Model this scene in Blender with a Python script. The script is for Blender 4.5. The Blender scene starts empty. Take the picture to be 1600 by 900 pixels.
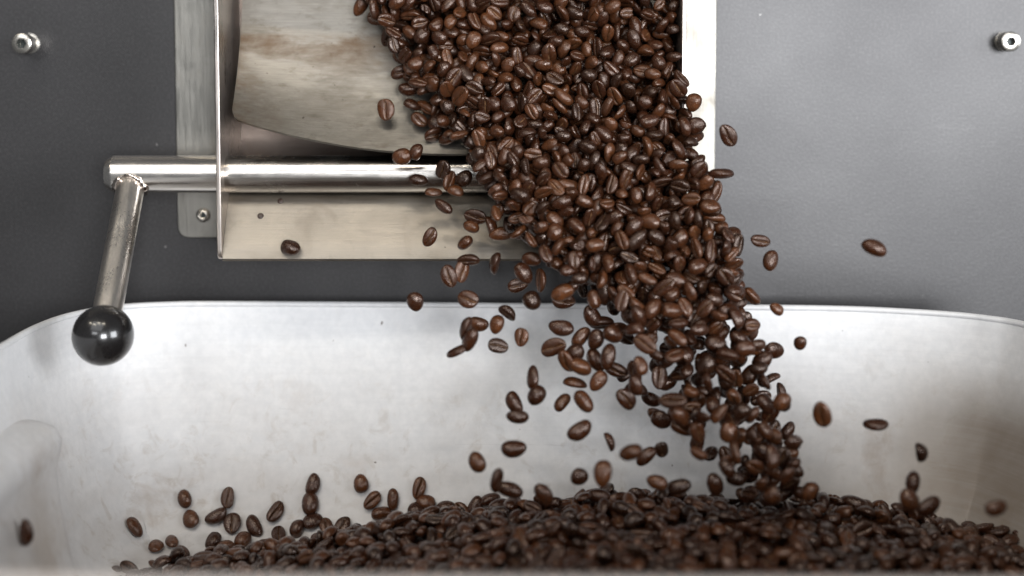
import bpy, bmesh, math, random
import numpy as np
from mathutils import Vector, Matrix, Quaternion

S = bpy.context.scene
COL = S.collection
R = math.radians
random.seed(7)
rng = np.random.default_rng(11)

# ------------------------------------------------------------------ camera, light, exposure
TH, LENS, DIST, PPY = R(4.0), 50.0, 0.67, 225.0       # pitch, focal length, metres to the panel, principal row
FPX = 1600 * LENS / 36.0
cam = bpy.data.cameras.new('camera')
cam.lens, cam.sensor_width = LENS, 36.0
cam.shift_y = -(450 - PPY) / 1600
cam.clip_start, cam.clip_end = 0.02, 50
cam.dof.use_dof = True
cam.dof.focus_distance = 0.615
cam.dof.aperture_fstop = 3.5
cam.dof.aperture_blades = 8
camo = bpy.data.objects.new('camera', cam)
camo.location = (0, -DIST, 0)
camo.rotation_euler = (math.pi / 2 - TH, 0, 0)
COL.objects.link(camo)
S.camera = camo

W = bpy.data.worlds.new('World')
S.world = W
W.use_nodes = True
bg = W.node_tree.nodes['Background']
bg.inputs[0].default_value = (0.93, 0.96, 1.0, 1)
bg.inputs[1].default_value = 0.11


def area(name, loc, target, sx, sy, power, col):
    l = bpy.data.lights.new(name, 'AREA')
    l.shape, l.size, l.size_y, l.energy, l.color = 'RECTANGLE', sx, sy, power, col
    o = bpy.data.objects.new(name, l)
    o.location = loc
    o.rotation_euler = (Vector(target) - Vector(loc)).to_track_quat('-Z', 'Y').to_euler()
    COL.objects.link(o)
    return o


area('window_light', (2.15, -1.65, 0.36), (0, -0.1, -0.1), 1.1, 1.0, 40, (0.93, 0.96, 1.0))
area('far_window_light', (0.98, -3.5, 0.22), (0, 0, -0.1), 1.15, 1.1, 98, (0.95, 0.97, 1.0))
area('side_window_light', (-1.05, -3.2, 1.0), (0, 0, -0.1), 1.1, 0.5, 10, (0.95, 0.97, 1.0))
area('ceiling_bounce_light', (-0.6, -2.2, 2.05), (0, -0.1, -0.1), 2.3, 1.7, 17, (0.97, 0.98, 1.0))  # added soft overhead light standing in for bounce off the ceiling
for x, y, z, e in ((-0.95, -1.45, 1.75, 3), (-0.35, -1.35, 1.85, 3), (0.30, -1.35, 1.85, 3), (-1.5, -1.0, 1.7, 3)):
    area('ceiling_lamp_light', (x, y, z), (0, -0.1, -0.1), 0.40, 0.11, e, (1.0, 0.90, 0.74))

S.view_settings.view_transform = 'Standard'
S.view_settings.look = 'None'
S.view_settings.exposure = 0.26
S.view_settings.gamma = 1.0
S.view_settings.use_curve_mapping = False
S.cycles.max_bounces = 8
S.cycles.use_denoising = True


# ------------------------------------------------------------------ helpers
def ray(px, py):
    dx, dy = (px - 800) / FPX, (PPY - py) / FPX
    return (dx, math.cos(TH) + dy * math.sin(TH), -math.sin(TH) + dy * math.cos(TH))


def at(px, py, Y):
    """world point that stands at depth Y and is seen at that photo pixel"""
    r = ray(px, py)
    t = (Y + DIST) / r[1]
    return Vector((r[0] * t, Y, r[2] * t))


def tag(o, label=None, cat=None, group=None, kind=None):
    if label: o['label'] = label
    if cat: o['category'] = cat
    if group: o['group'] = group
    if kind: o['kind'] = kind
    return o


def empty(name, loc):
    o = bpy.data.objects.new(name, None)
    o.location = loc
    o.empty_display_size = 0.01
    COL.objects.link(o)
    return o


def obj(name, bm, mat, parent=None, smooth=True):
    me = bpy.data.meshes.new(name)
    bmesh.ops.recalc_face_normals(bm, faces=bm.faces[:])
    bm.to_mesh(me)
    bm.free()
    if mat: me.materials.append(mat)
    for p in me.polygons: p.use_smooth = smooth
    o = bpy.data.objects.new(name, me)
    COL.objects.link(o)
    if parent:
        o.parent = parent
        o.matrix_parent_inverse = Matrix.Translation(parent.location).inverted()
    return o


def sharp(o, ang=35):
    me = o.data
    bm = bmesh.new(); bm.from_mesh(me)
    for e in bm.edges:
        if len(e.link_faces) == 2 and e.calc_face_angle(0) > R(ang): e.smooth = False
    bm.to_mesh(me); bm.free()
    return o


def bevel(o, w, seg=2):
    m = o.modifiers.new('bevel', 'BEVEL')
    m.width, m.segments, m.limit_method, m.angle_limit = w, seg, 'ANGLE', R(40)
    m.harden_normals = False
    return o


def prism(poly, axis, a, b):
    """extrude a 2-D outline along an axis: 'X' takes (y,z), 'Y' takes (x,z)"""
    bm = bmesh.new()
    mk = (lambda p, t: (t, p[0], p[1])) if axis == 'X' else (lambda p, t: (p[0], t, p[1]))
    A = [bm.verts.new(mk(p, a)) for p in poly]
    B = [bm.verts.new(mk(p, b)) for p in poly]
    bm.faces.new(A); bm.faces.new(B[::-1])
    n = len(poly)
    for i in range(n):
        bm.faces.new((A[i], B[i], B[(i + 1) % n], A[(i + 1) % n]))
    return bm


def rounded(poly, radii, seg=6):
    """round the corners of a 2-D outline"""
    out = []
    n = len(poly)
    for i in range(n):
        p, a, b = Vector(poly[i]), Vector(poly[i - 1]), Vector(poly[(i + 1) % n])
        r = radii[i]
        if r <= 0:
            out.append(tuple(p)); continue
        p0, p1 = p + (a - p).normalized() * r, p + (b - p).normalized() * r
        for k in range(seg + 1):
            t = k / seg
            q = p0 * (1 - t) ** 2 + p * 2 * t * (1 - t) + p1 * t * t
            out.append(tuple(q))
    return out


def lathe(bm, prof, origin, axis, seg=40, cap0=True, cap1=True):
    """turn a profile of (distance along the axis, radius)"""
    ax = Vector(axis).normalized()
    q = ax.to_track_quat('Z', 'Y')
    rings = []
    for h, r in prof:
        ring = []
        for k in range(seg):
            a = 2 * math.pi * k / seg
            ring.append(bm.verts.new(Vector(origin) + q @ Vector((r * math.cos(a), r * math.sin(a), h))))
        rings.append(ring)
    for A, B in zip(rings, rings[1:]):
        for k in range(seg):
            bm.faces.new((A[k], A[(k + 1) % seg], B[(k + 1) % seg], B[k]))
    if cap0: bm.faces.new(rings[0][::-1])
    if cap1: bm.faces.new(rings[-1])
    return rings


def grid(rows, closed=False):
    bm = bmesh.new()
    V = [[bm.verts.new(p) for p in r] for r in rows]
    for A, B in zip(V, V[1:]):
        n = len(A)
        for k in range(n if closed else n - 1):
            bm.faces.new((A[k], A[(k + 1) % n], B[(k + 1) % n], B[k]))
    return bm, V


# ------------------------------------------------------------------ materials
class NT:
    def __init__(self, name):
        self.m = bpy.data.materials.new(name)
        self.m.use_nodes = True
        self.t = self.m.node_tree
        self.b = self.t.nodes['Principled BSDF']

    def n(self, kind, **kw):
        nd = self.t.nodes.new('ShaderNode' + kind)
        for k, v in kw.items():
            if k in nd.inputs: nd.inputs[k].default_value = v
            else: setattr(nd, k, v)
        return nd

    def l(self, a, b): self.t.links.new(a, b)

    def coord(self, scale=(1, 1, 1), rot=(0, 0, 0), kind='Object'):
        c, m = self.n('TexCoord'), self.n('Mapping')
        m.inputs['Scale'].default_value = scale
        m.inputs['Rotation'].default_value = rot
        self.l(c.outputs[kind], m.inputs[0])
        return m.outputs[0]

    def noise(self, co, scale, detail=4, rough=0.55, dist=0.0):
        nd = self.n('TexNoise')
        nd.inputs['Scale'].default_value = scale
        nd.inputs['Detail'].default_value = detail
        nd.inputs['Roughness'].default_value = rough
        nd.inputs['Distortion'].default_value = dist
        self.l(co, nd.inputs['Vector'])
        return nd.outputs['Fac']

    def ramp(self, fac, stops):
        r = self.n('ValToRGB')
        while len(r.color_ramp.elements) < len(stops): r.color_ramp.elements.new(0.5)
        for e, (p, c) in zip(r.color_ramp.elements, stops):
            e.position = p
            e.color = c if len(c) == 4 else (*c, 1)
        self.l(fac, r.inputs[0])
        return r.outputs[0]

    def rng(self, fac, a, b, c, d):
        m = self.n('MapRange')
        for i, v in enumerate((a, b, c, d)): m.inputs[i + 1].default_value = v
        self.l(fac, m.inputs[0])
        return m.outputs[0]

    def mix(self, fac, a, b, mode='MIX'):
        m = self.n('Mix', data_type='RGBA', blend_type=mode)
        for s, v in ((m.inputs[0], fac), (m.inputs[6], a), (m.inputs[7], b)):
            if hasattr(v, 'links') or isinstance(v, bpy.types.NodeSocket): self.l(v, s)
            elif isinstance(v, (int, float)): s.default_value = v
            else: s.default_value = (*v, 1)
        return m.outputs[2]

    def bump(self, h, strength, dist, prev=None):
        b = self.n('Bump')
        b.inputs['Strength'].default_value = strength
        b.inputs['Distance'].default_value = dist
        self.l(h, b.inputs['Height'])
        if prev: self.l(prev, b.inputs['Normal'])
        self.l(b.outputs[0], self.b.inputs['Normal'])
        return b.outputs[0]

    def set(self, **kw):
        for k, v in kw.items():
            s = self.b.inputs[k.replace('_', ' ')]
            if isinstance(v, bpy.types.NodeSocket): self.l(v, s)
            else: s.default_value = (*v, 1) if isinstance(v, tuple) and len(v) == 3 else v
        return self


def W3(v): return (v, v, v)


def mat_panel():
    m = NT('panel_paint')
    co = m.coord()
    cloud = m.noise(co, 9, 3, 0.5)
    fine = m.noise(co, 900, 2, 0.6)
    base = m.mix(cloud, (0.027, 0.0255, 0.0255), (0.040, 0.038, 0.040))
    base = m.mix(m.rng(fine, 0.45, 0.75, 0, 0.35), base, (0.10, 0.098, 0.098))
    specks = m.rng(m.noise(co, 330, 1, 0.5), 0.785, 0.815, 0, 0.8)
    base = m.mix(specks, base, (0.30, 0.29, 0.28))
    scuff = m.rng(m.noise(m.coord((1, 1, 7), (0, 0.2, 0)), 26, 4, 0.7, 1.5), 0.64, 0.80, 0, 0.14)
    base = m.mix(scuff, base, (0.16, 0.155, 0.155))
    m.set(Base_Color=base, Roughness=m.rng(cloud, 0.3, 0.7, 0.34, 0.42), Metallic=0.4, Specular_IOR_Level=0.8)
    b = m.bump(fine, 0.12, 0.0004)
    m.bump(m.noise(co, 60, 2), 0.05, 0.001, b)
    return m.m


def mat_steel(name, base, lo, hi, brush_axis='X', stain=0.5, stain_col=(0.23, 0.13, 0.07), stain_scale=22, bump=0.25):
    m = NT(name)
    co = m.coord()
    sc = {'X': (1, 22, 22), 'Z': (22, 22, 1)}[brush_axis]
    brush = m.noise(m.coord(sc), 55, 5, 0.65)
    big = m.noise(co, stain_scale, 5, 0.6, 0.6)
    blot = m.noise(co, stain_scale * 3.4, 4, 0.65, 0.4)
    c = m.mix(m.rng(brush, 0.3, 0.7, 0, 1), tuple(v * 0.86 for v in base), base)
    c = m.mix(m.rng(big, 0.50, 0.74, 0, stain), c, stain_col)
    c = m.mix(m.rng(blot, 0.58, 0.78, 0, stain * 0.55), c, tuple(v * 0.42 for v in base))
    pits = m.rng(m.noise(co, 420, 1, 0.4), 0.80, 0.83, 0, 0.8)
    c = m.mix(pits, c, (0.06, 0.045, 0.035))
    ro = m.n('Math', operation='ADD')
    m.l(m.rng(brush, 0.25, 0.75, lo, hi), ro.inputs[0])
    m.l(m.rng(big, 0.4, 0.75, 0, 0.14), ro.inputs[1])
    m.set(Base_Color=c, Metallic=1.0, Roughness=ro.outputs[0], Anisotropic=0.35)
    b = m.bump(brush, bump, 0.00025)
    m.bump(m.noise(co, 35, 2), 0.10, 0.002, b)
    return m.m


def mat_tongue():
    m = NT('tongue_steel')
    co = m.coord()
    s = m.n('SeparateXYZ'); m.l(co, s.inputs[0])
    brush = m.noise(m.coord((1, 20, 20)), 60, 5, 0.65)
    smudge = m.noise(m.coord((1, 2.6, 2.6)), 34, 5, 0.68, 0.25)
    blot = m.noise(m.coord((1, 1.8, 1.8)), 105, 5, 0.7, 0.3)
    c = m.mix(m.rng(brush, 0.3, 0.7, 0, 1), (0.220, 0.206, 0.183), (0.285, 0.268, 0.240))
    c = m.mix(m.rng(smudge, 0.42, 0.66, 0, 0.62), c, (0.150, 0.130, 0.105))
    c = m.mix(m.rng(blot, 0.54, 0.70, 0, 0.55), c, (0.125, 0.105, 0.082))
    # brown oil baked on along the bend and down the left edge
    band = m.rng(s.outputs[2], -0.016, 0.002, 0.0, 1.0)
    top = m.rng(s.outputs[2], 0.004, 0.0055, 1.0, 0.0)
    edge = m.rng(s.outputs[0], -0.100, -0.123, 0.0, 1.0)
    f = m.n('Math', operation='MULTIPLY'); m.l(band, f.inputs[0]); m.l(top, f.inputs[1])
    g = m.n('Math', operation='MAXIMUM'); m.l(f.outputs[0], g.inputs[0])
    e2 = m.n('Math', operation='MULTIPLY'); m.l(edge, e2.inputs[0]); m.l(top, e2.inputs[1]); m.l(e2.outputs[0], g.inputs[1])
    h = m.n('Math', operation='MULTIPLY'); m.l(g.outputs[0], h.inputs[0]); m.l(m.rng(smudge, 0.38, 0.64, 0.05, 0.85), h.inputs[1])
    c = m.mix(h.outputs[0], c, (0.150, 0.096, 0.058))
    pits = m.rng(m.noise(co, 420, 1, 0.4), 0.79, 0.82, 0, 0.8)
    c = m.mix(pits, c, (0.05, 0.035, 0.028))
    m.set(Base_Color=c, Metallic=1.0, Roughness=m.rng(smudge, 0.3, 0.7, 0.36, 0.52), Anisotropic=0.3)
    b = m.bump(brush, 0.22, 0.00025)
    m.bump(m.noise(co, 40, 2), 0.10, 0.002, b)
    return m.m


def mat_tray():
    m = NT('tray_aluminium')
    co = m.coord()
    big = m.noise(co, 7, 5, 0.6, 0.5)
    mid = m.noise(co, 34, 5, 0.65, 0.3)
    fine = m.noise(co, 260, 3, 0.6)
    c = m.mix(m.rng(fine, 0.35, 0.7, 0, 1), (0.72, 0.725, 0.735), (0.80, 0.80, 0.805))
    # coffee oil film, stronger low down; its end weighting also paints in corner shade
    s = m.n('SeparateXYZ'); m.l(co, s.inputs[0])
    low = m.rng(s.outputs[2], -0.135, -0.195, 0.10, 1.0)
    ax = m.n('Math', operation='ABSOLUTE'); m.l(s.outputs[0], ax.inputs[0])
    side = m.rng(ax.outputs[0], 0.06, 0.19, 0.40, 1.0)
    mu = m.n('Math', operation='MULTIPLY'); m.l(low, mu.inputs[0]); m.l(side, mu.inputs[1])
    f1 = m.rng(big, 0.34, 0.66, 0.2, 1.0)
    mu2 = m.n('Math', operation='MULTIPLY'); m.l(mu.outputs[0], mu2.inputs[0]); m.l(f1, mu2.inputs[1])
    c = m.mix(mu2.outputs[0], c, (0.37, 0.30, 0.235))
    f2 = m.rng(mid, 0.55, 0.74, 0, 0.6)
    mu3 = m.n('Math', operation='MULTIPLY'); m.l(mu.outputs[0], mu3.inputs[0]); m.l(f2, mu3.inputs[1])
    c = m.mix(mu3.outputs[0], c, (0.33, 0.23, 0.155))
    mu4 = m.n('Math', operation='MULTIPLY'); m.l(m.rng(m.noise(co, 95, 5, 0.7, 0.8), 0.54, 0.70, 0, 0.55), mu4.inputs[0]); m.l(low, mu4.inputs[1])
    c = m.mix(mu4.outputs[0], c, (0.42, 0.36, 0.30))
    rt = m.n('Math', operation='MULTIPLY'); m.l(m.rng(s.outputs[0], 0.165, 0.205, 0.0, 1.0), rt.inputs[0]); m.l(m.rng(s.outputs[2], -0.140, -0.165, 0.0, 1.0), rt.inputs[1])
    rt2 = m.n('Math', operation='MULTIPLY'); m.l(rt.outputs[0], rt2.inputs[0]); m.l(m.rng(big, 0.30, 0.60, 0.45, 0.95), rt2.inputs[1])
    c = m.mix(rt2.outputs[0], c, (0.20, 0.155, 0.115))              # brown patch paints in the shade of the turning right corner
    front_tone = m.rng(s.outputs[1], -0.30, -0.34, 0.0, 0.75)           # browner towards the front rim
    c = m.mix(front_tone, c, (0.38, 0.32, 0.27))
    specks = m.rng(m.noise(co, 210, 1, 0.4), 0.815, 0.83, 0, 0.85)
    c = m.mix(specks, c, (0.10, 0.07, 0.05))
    br = m.noise(m.coord((1, 1, 30)), 22, 5, 0.65)
    c = m.mix(m.rng(br, 0.45, 0.75, 0, 0.16), c, (0.52, 0.51, 0.50))
    scr = m.rng(m.noise(m.coord((1.2, 1, 26), (0, 0.45, 0)), 20, 2, 0.5, 0.4), 0.745, 0.76, 0, 0.35)
    c = m.mix(scr, c, (0.45, 0.44, 0.43))
    m.set(Base_Color=c, Metallic=0.12, Roughness=m.rng(mid, 0.3, 0.7, 0.56, 0.68))
    b = m.bump(fine, 0.08, 0.0003)
    m.bump(m.noise(co, 14, 2), 0.10, 0.004, b)
    return m.m


def mat_simple(name, col, rough, metal=0.0, coat=0.0, noise=0.0, bump=0.0):
    m = NT(name)
    co = m.coord()
    nz = m.noise(co, 160, 4, 0.6)
    c = m.mix(m.rng(nz, 0.3, 0.7, 0, 1), tuple(v * (1 - noise) for v in col), col)
    m.set(Base_Color=c, Metallic=metal, Roughness=m.rng(nz, 0.3, 0.7, rough * 0.8, rough * 1.2), Coat_Weight=coat, Coat_Roughness=0.05)
    if bump: m.bump(nz, bump, 0.0006)
    return m.m


def mat_bean():
    m = NT('roasted_bean')
    co = m.coord()
    tint = m.n('Attribute', attribute_name='tint').outputs['Fac']
    crease = m.n('Attribute', attribute_name='crease').outputs['Fac']
    base = m.ramp(tint, [(0.0, (0.012, 0.0042, 0.0020)), (0.5, (0.038, 0.0112, 0.0044)), (1.0, (0.100, 0.034, 0.0120))])
    nz = m.noise(co, 380, 4, 0.6, 0.4)
    base = m.mix(m.rng(nz, 0.35, 0.68, 0, 0.7), base, (0.020, 0.009, 0.005))
    base = m.mix(m.rng(m.noise(co, 1300, 3, 0.6), 0.58, 0.75, 0, 0.4), base, (0.15, 0.075, 0.036))
    chaff = m.rng(m.noise(co, 520, 3, 0.6), 0.40, 0.62, 0.0, 0.75)
    mu = m.n('Math', operation='MULTIPLY'); m.l(chaff, mu.inputs[0]); m.l(crease, mu.inputs[1])
    base = m.mix(mu.outputs[0], base, (0.34, 0.19, 0.095))
    m.set(Base_Color=base, Roughness=m.rng(m.noise(co, 210, 3, 0.6), 0.32, 0.68, 0.13, 0.42), Specular_IOR_Level=0.66, Specular_Tint=(1.0, 0.83, 0.74, 1.0), Coat_Weight=0.0, Coat_Roughness=0.14)
    b = m.bump(m.noise(co, 1000, 3, 0.65, 0.6), 0.35, 0.00035)
    m.bump(nz, 0.35, 0.0009, b)
    return m.m


M = dict(
    panel=mat_panel(),
    flange=mat_steel('brushed_flange_steel', (0.255, 0.245, 0.222), 0.26, 0.42, 'Z', 0.6, (0.15, 0.13, 0.105), 44),
    plate=mat_steel('chute_side_steel', (0.66, 0.60, 0.55), 0.20, 0.34, 'Z', 0.35),
    floor=mat_steel('chute_floor_steel', (0.315, 0.285, 0.245), 0.34, 0.50, 'X', 0.6, (0.17, 0.135, 0.10), 38),
    tongue=mat_tongue(),
    rod=mat_steel('polished_rod_steel', (0.78, 0.74, 0.69), 0.15, 0.22, 'X', 0.10, (0.45, 0.33, 0.24), 30, 0.06),
    arm=mat_steel('polished_arm_steel', (0.78, 0.73, 0.67), 0.24, 0.32, 'Z', 0.10, (0.45, 0.33, 0.24), 30, 0.06),
    bolt=mat_simple('bolt_steel', (0.66, 0.62, 0.56), 0.24, 1.0, 0, 0.2),
    socket=mat_simple('socket_black', (0.03, 0.035, 0.035), 0.4, 0.6),
    weld=mat_simple('weld_steel', (0.66, 0.58, 0.52), 0.20, 1.0, 0, 0.3, 0.5),
    knob=mat_simple('black_phenolic', (0.012, 0.011, 0.011), 0.26, 0.0, 0.7, 0.2),
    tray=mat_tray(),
    dark_back=mat_steel('dark_back_steel', (0.20, 0.165, 0.145), 0.34, 0.50, 'X', 0.6, (0.09, 0.06, 0.045), 45),  # back plate steel, darker and browner than the floor sheet
    residue=mat_simple('coffee_residue', (0.035, 0.018, 0.012), 0.35, 0, 0, 0.3),
    bean=mat_bean(),
)

# ------------------------------------------------------------------ the machine front
panel = empty('machine_panel', (0, 0, -0.3))
tag(panel, 'dark grey painted steel front panel of the roaster behind the chute', 'panel')
o = obj('sheet', prism([(-0.62, -0.42), (0.62, -0.42), (0.62, 0.40), (-0.62, 0.40)], 'Y', 0.0, 0.004), M['panel'], panel, False)


def socket_bolt(name, px, py, parent, length, r, collar=True):
    """hexagon-socket screw standing out of a face at depth y0"""
    tip = at(px, py, -length)
    ax = Vector((0, -1, 0))
    base = Vector((tip.x, 0, tip.z))
    bm = bmesh.new()
    hl = min(r * 1.35, length)
    seg = 36
    prof = [(length - hl, r * 0.99), (length - r * 0.16, r), (length - r * 0.05, r * 0.96), (length, r * 0.86)]
    rings = lathe(bm, prof, base, ax, seg, True, False)
    q = ax.to_track_quat('Z', 'Y')
    top, bot = [], []
    for k in range(seg):                               # hexagonal mouth and recess
        a = 2 * math.pi * k / seg
        hr = r * 0.52 * math.cos(math.pi / 6) / math.cos((a % (math.pi / 3)) - math.pi / 6)
        d = Vector((hr * math.cos(a), hr * math.sin(a), 0))
        top.append(bm.verts.new(base + q @ (d + Vector((0, 0, length)))))
        bot.append(bm.verts.new(base + q @ (d * 0.97 + Vector((0, 0, length - r * 0.9)))))
    L = rings[-1]
    for k in range(seg):
        j = (k + 1) % seg
        bm.faces.new((L[k], L[j], top[j], top[k]))
        bm.faces.new((top[k], top[j], bot[j], bot[k]))
    bm.faces.new(bot)
    h = sharp(obj(name, bm, M['bolt'], parent), 40)
    bm = bmesh.new()
    lathe(bm, [(length - r * 0.895, r * 0.5), (length - r * 0.87, r * 0.49)], base, ax, 6)
    k = obj('hex_socket', bm, M['socket'], None, False)
    k.parent = h
    if collar and length > hl + 0.002:
        bm = bmesh.new()
        lathe(bm, [(0.0, r * 0.98), (0.0012, r * 1.0), (0.0014, r * 0.80), (length - hl - 0.0002, r * 0.80)], base, ax, 32)
        c = sharp(obj('collar', bm, M['bolt'], None), 40)
        c.parent = h
    return h


socket_bolt('bolt', 33, 68, panel, 0.0125, 0.0047)
socket_bolt('bolt', 1580, 65, panel, 0.0100, 0.0046)

# ------------------------------------------------------------------ the discharge chute
XL0, XL1, XR0, XR1, XC = -0.1296, -0.1275, 0.0738, 0.0759, -0.0268
chute = empty('discharge_chute', (XC, 0, -0.0945))
tag(chute, 'warm steel discharge chute with flanged sides bolted to the dark panel', 'chute')
side_poly = rounded([(-0.0003, 0.075), (-0.050, 0.075), (-0.050, -0.0948), (-0.0003, -0.0925)], [0, 0, 0.0045, 0.002])
for a, b in ((XL0, XL1), (XR0, XR1)):
    bevel(sharp(obj('side_plate', prism(side_poly, 'X', a, b), M['plate'], chute), 40), 0.0005, 2)
zb = -0.0912
flange_l = prism(rounded([(-0.1580, 0.075), (XL0 - 0.0002, 0.075), (XL0 - 0.0002, zb), (-0.1580, zb)], [0, 0, 0, 0.006]), 'Y', -0.0028, -0.0002)
fo = bevel(sharp(obj('flange', flange_l, M['flange'], chute), 40), 0.0005, 2)
flange_r = prism(rounded([(XR1 + 0.0002, 0.075), (0.0957, 0.075), (0.0957, zb), (XR1 + 0.0002, zb)], [0, 0, 0.006, 0]), 'Y', -0.0028, -0.0002)
fr = bevel(sharp(obj('flange', flange_r, M['flange'], chute), 40), 0.0005, 2)


def button_screw(px, py, parent):
    p = at(px, py, -0.0028)
    bm = bmesh.new()
    r = 0.0034
    seg = 30
    rings = lathe(bm, [(0, r), (0.0007, r), (0.0015, r * 0.86), (0.0021, r * 0.62), (0.0023, r * 0.48)], p, (0, -1, 0), seg, True, False)
    q = Vector((0, -1, 0)).to_track_quat('Z', 'Y')
    bot = [bm.verts.new(p + q @ Vector((r * 0.40 * math.cos(2 * math.pi * k / seg), r * 0.40 * math.sin(2 * math.pi * k / seg), 0.0008))) for k in range(seg)]
    L = rings[-1]
    for k in range(seg): bm.faces.new((L[k], L[(k + 1) % seg], bot[(k + 1) % seg], bot[k]))
    bm.faces.new(bot)
    s = obj('screw', bm, M['bolt'], None)
    s.parent = parent
    bm = bmesh.new()
    lathe(bm, [(0.00085, r * 0.39), (0.0009, r * 0.38)], p, (0, -1, 0), 6)
    k = obj('hex_socket', bm, M['socket'], None, False)
    k.parent = chute
    k.matrix_parent_inverse = Matrix.Translation(chute.location).inverted()
    return s


button_screw(318, 336, fo)
button_screw(1094, 336, fr)

# sloping floor sheet with a bent lip
prof = [(-0.0012, -0.030), (-0.0020, -0.0440), (-0.0050, -0.0545), (-0.0120, -0.0610), (-0.0210, -0.0638), (-0.0300, -0.0662),
        (-0.0335, -0.0680), (-0.0372, -0.0728), (-0.0425, -0.0815), (-0.0455, -0.0862), (-0.0478, -0.0902), (-0.0496, -0.0940)]


def on_floor(px, py):
    lo, hi = -0.0496, -0.0335
    for _ in range(30):
        mid = (lo + hi) / 2
        if at(px, py, mid).z < np.interp(-mid, [-a for a, b in prof], [b for a, b in prof]): hi = mid
        else: lo = mid
    return mid


th = 0.0014
xs = np.linspace(XL1 + 0.0001, XR0 - 0.0001, 25)


def bent_sheet(pr):
    bm = bmesh.new()
    V0 = [[bm.verts.new((x, y, z)) for x in xs] for y, z in pr]
    V1 = [[bm.verts.new((x, y + th * 0.6, z - th * 0.8)) for x in xs] for y, z in pr]
    for V in (V0, V1):
        for A, B in zip(V, V[1:]):
            for k in range(len(xs) - 1): bm.faces.new((A[k], A[k + 1], B[k + 1], B[k]))
    for k in range(len(xs) - 1):
        bm.faces.new((V0[-1][k], V0[-1][k + 1], V1[-1][k + 1], V1[-1][k]))
        bm.faces.new((V0[0][k], V0[0][k + 1], V1[0][k + 1], V1[0][k]))
    return bm


floor = sharp(obj('floor_plate', bent_sheet(prof[4:]), M['floor'], chute), 40)
sharp(obj('back_plate', bent_sheet([(-0.0030, 0.055)] + [(y - 0.0004, z + 0.0003) for y, z in prof[:4]] + [(-0.0208, -0.0634)]), M['dark_back'], chute), 40)
for px, py, rr in ((438, 315, 0.0013), (407, 338, 0.0014)):
    Y = on_floor(px, py)
    p = at(px, py, Y)
    zf = np.interp(-Y, [-a for a, b in prof], [b for a, b in prof])
    p.z = zf + 0.0002
    nrm = Vector((0, -0.86, 0.50)).normalized()
    bm = bmesh.new()
    lathe(bm, [(-0.0006, rr), (0.0001, rr), (0.0003, rr * 0.8), (0.0004, rr * 0.4)], p, nrm, 20)
    obj('residue_drop', bm, M['residue'], chute)

# trough-shaped inner tongue that carries the beans
rows = []
nu, nv = 49, 22
HW = 0.0968


def tongue_pt(u, v):
    if v < 0.62:                                  # lower run, lip to bend
        t = v / 0.62
        y = -0.0455 + 0.0270 * t + 0.003 * math.sin(math.pi * t)
        z = -0.0480 + 0.0525 * t
        sag = 0.0158 * (1 - t) + 0.0050 * t
        hw = HW
    else:                                         # steeper run behind the bend
        t = (v - 0.62) / 0.38
        y = -0.0185 + 0.0125 * t
        z = 0.0045 + 0.0500 * t
        sag = 0.0050 * (1 - t) + 0.0042 * t
        hw = HW - 0.0006 * t
    return Vector((XC + u * hw, y, z + sag * abs(u) ** 2.0))


us = np.linspace(-1, 1, nu)
us = np.concatenate([[-1.0, -0.985, -0.97], us[2:-2], [0.97, 0.985, 1.0]])
vs = sorted(set(list(np.linspace(0, 1, nv)) + [0.61, 0.63, 0.025]))
bm = bmesh.new()
P = []
for v in vs:
    row = []
    for u in us:
        vv = v
        e = max(0.0, (abs(u) - 0.955) / 0.045)            # rounded lower corners
        vv = max(v, 0.05 * (1 - math.sqrt(max(0, 1 - e * e)))) if v < 0.06 else v
        row.append(tongue_pt(u, vv))
    P.append(row)
A = [[bm.verts.new(p) for p in r] for r in P]
B = [[bm.verts.new(p + Vector((0, 0.0009, -0.0009))) for p in r] for r in P]
for V in (A, B):
    for r0, r1 in zip(V, V[1:]):
        for k in range(len(us) - 1): bm.faces.new((r0[k], r0[k + 1], r1[k + 1], r1[k]))
nk = len(us) - 1
for k in range(nk): bm.faces.new((A[0][k], A[0][k + 1], B[0][k + 1], B[0][k]))
for r0, r1, s0, s1 in zip(A, A[1:], B, B[1:]):
    bm.faces.new((r0[0], r1[0], s1[0], s0[0])); bm.faces.new((r0[nk], r1[nk], s1[nk], s0[nk]))
bmesh.ops.remove_doubles(bm, verts=bm.verts[:], dist=1e-6)
tongue = sharp(obj('tongue_plate', bm, M['tongue'], chute), 50)

# ------------------------------------------------------------------ the lever
RY = -0.0350
rz = (at(340, 243, RY).z + at(340, 301, RY).z) / 2
RR = (at(340, 243, RY).z - at(340, 301, RY).z) / 2
lx = at(168, 270, RY).x
lever = empty('lever_handle', (lx, RY, rz))
tag(lever, 'polished steel cross shaft with a welded arm ending in a black ball knob', 'lever')
bm = bmesh.new()
L = XR0 - lx
lathe(bm, [(0, RR * 0.80), (0.0028, RR * 0.985), (0.0032, RR)] + [(0.004 + (L - 0.004) * k / 20, RR) for k in range(21)], (lx, RY, rz), (1, 0, 0), 64)
sharp(obj('shaft', bm, M['rod'], lever), 30)
BY = -0.090
ball = at(161, 524, BY)
BR = 48 / FPX * (BY + DIST) * 1.0
a0 = at(208, 272, RY)
a0.z = rz
ax = (ball - a0).normalized()
AL = (ball - a0).length
AR = 0.0061
bm = bmesh.new()
lathe(bm, [(0.002, AR)] + [(0.003 + (AL - BR * 0.8 - 0.003) * k / 12, AR) for k in range(13)], a0, ax, 48)
sharp(obj('arm', bm, M['arm'], lever), 40)
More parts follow.
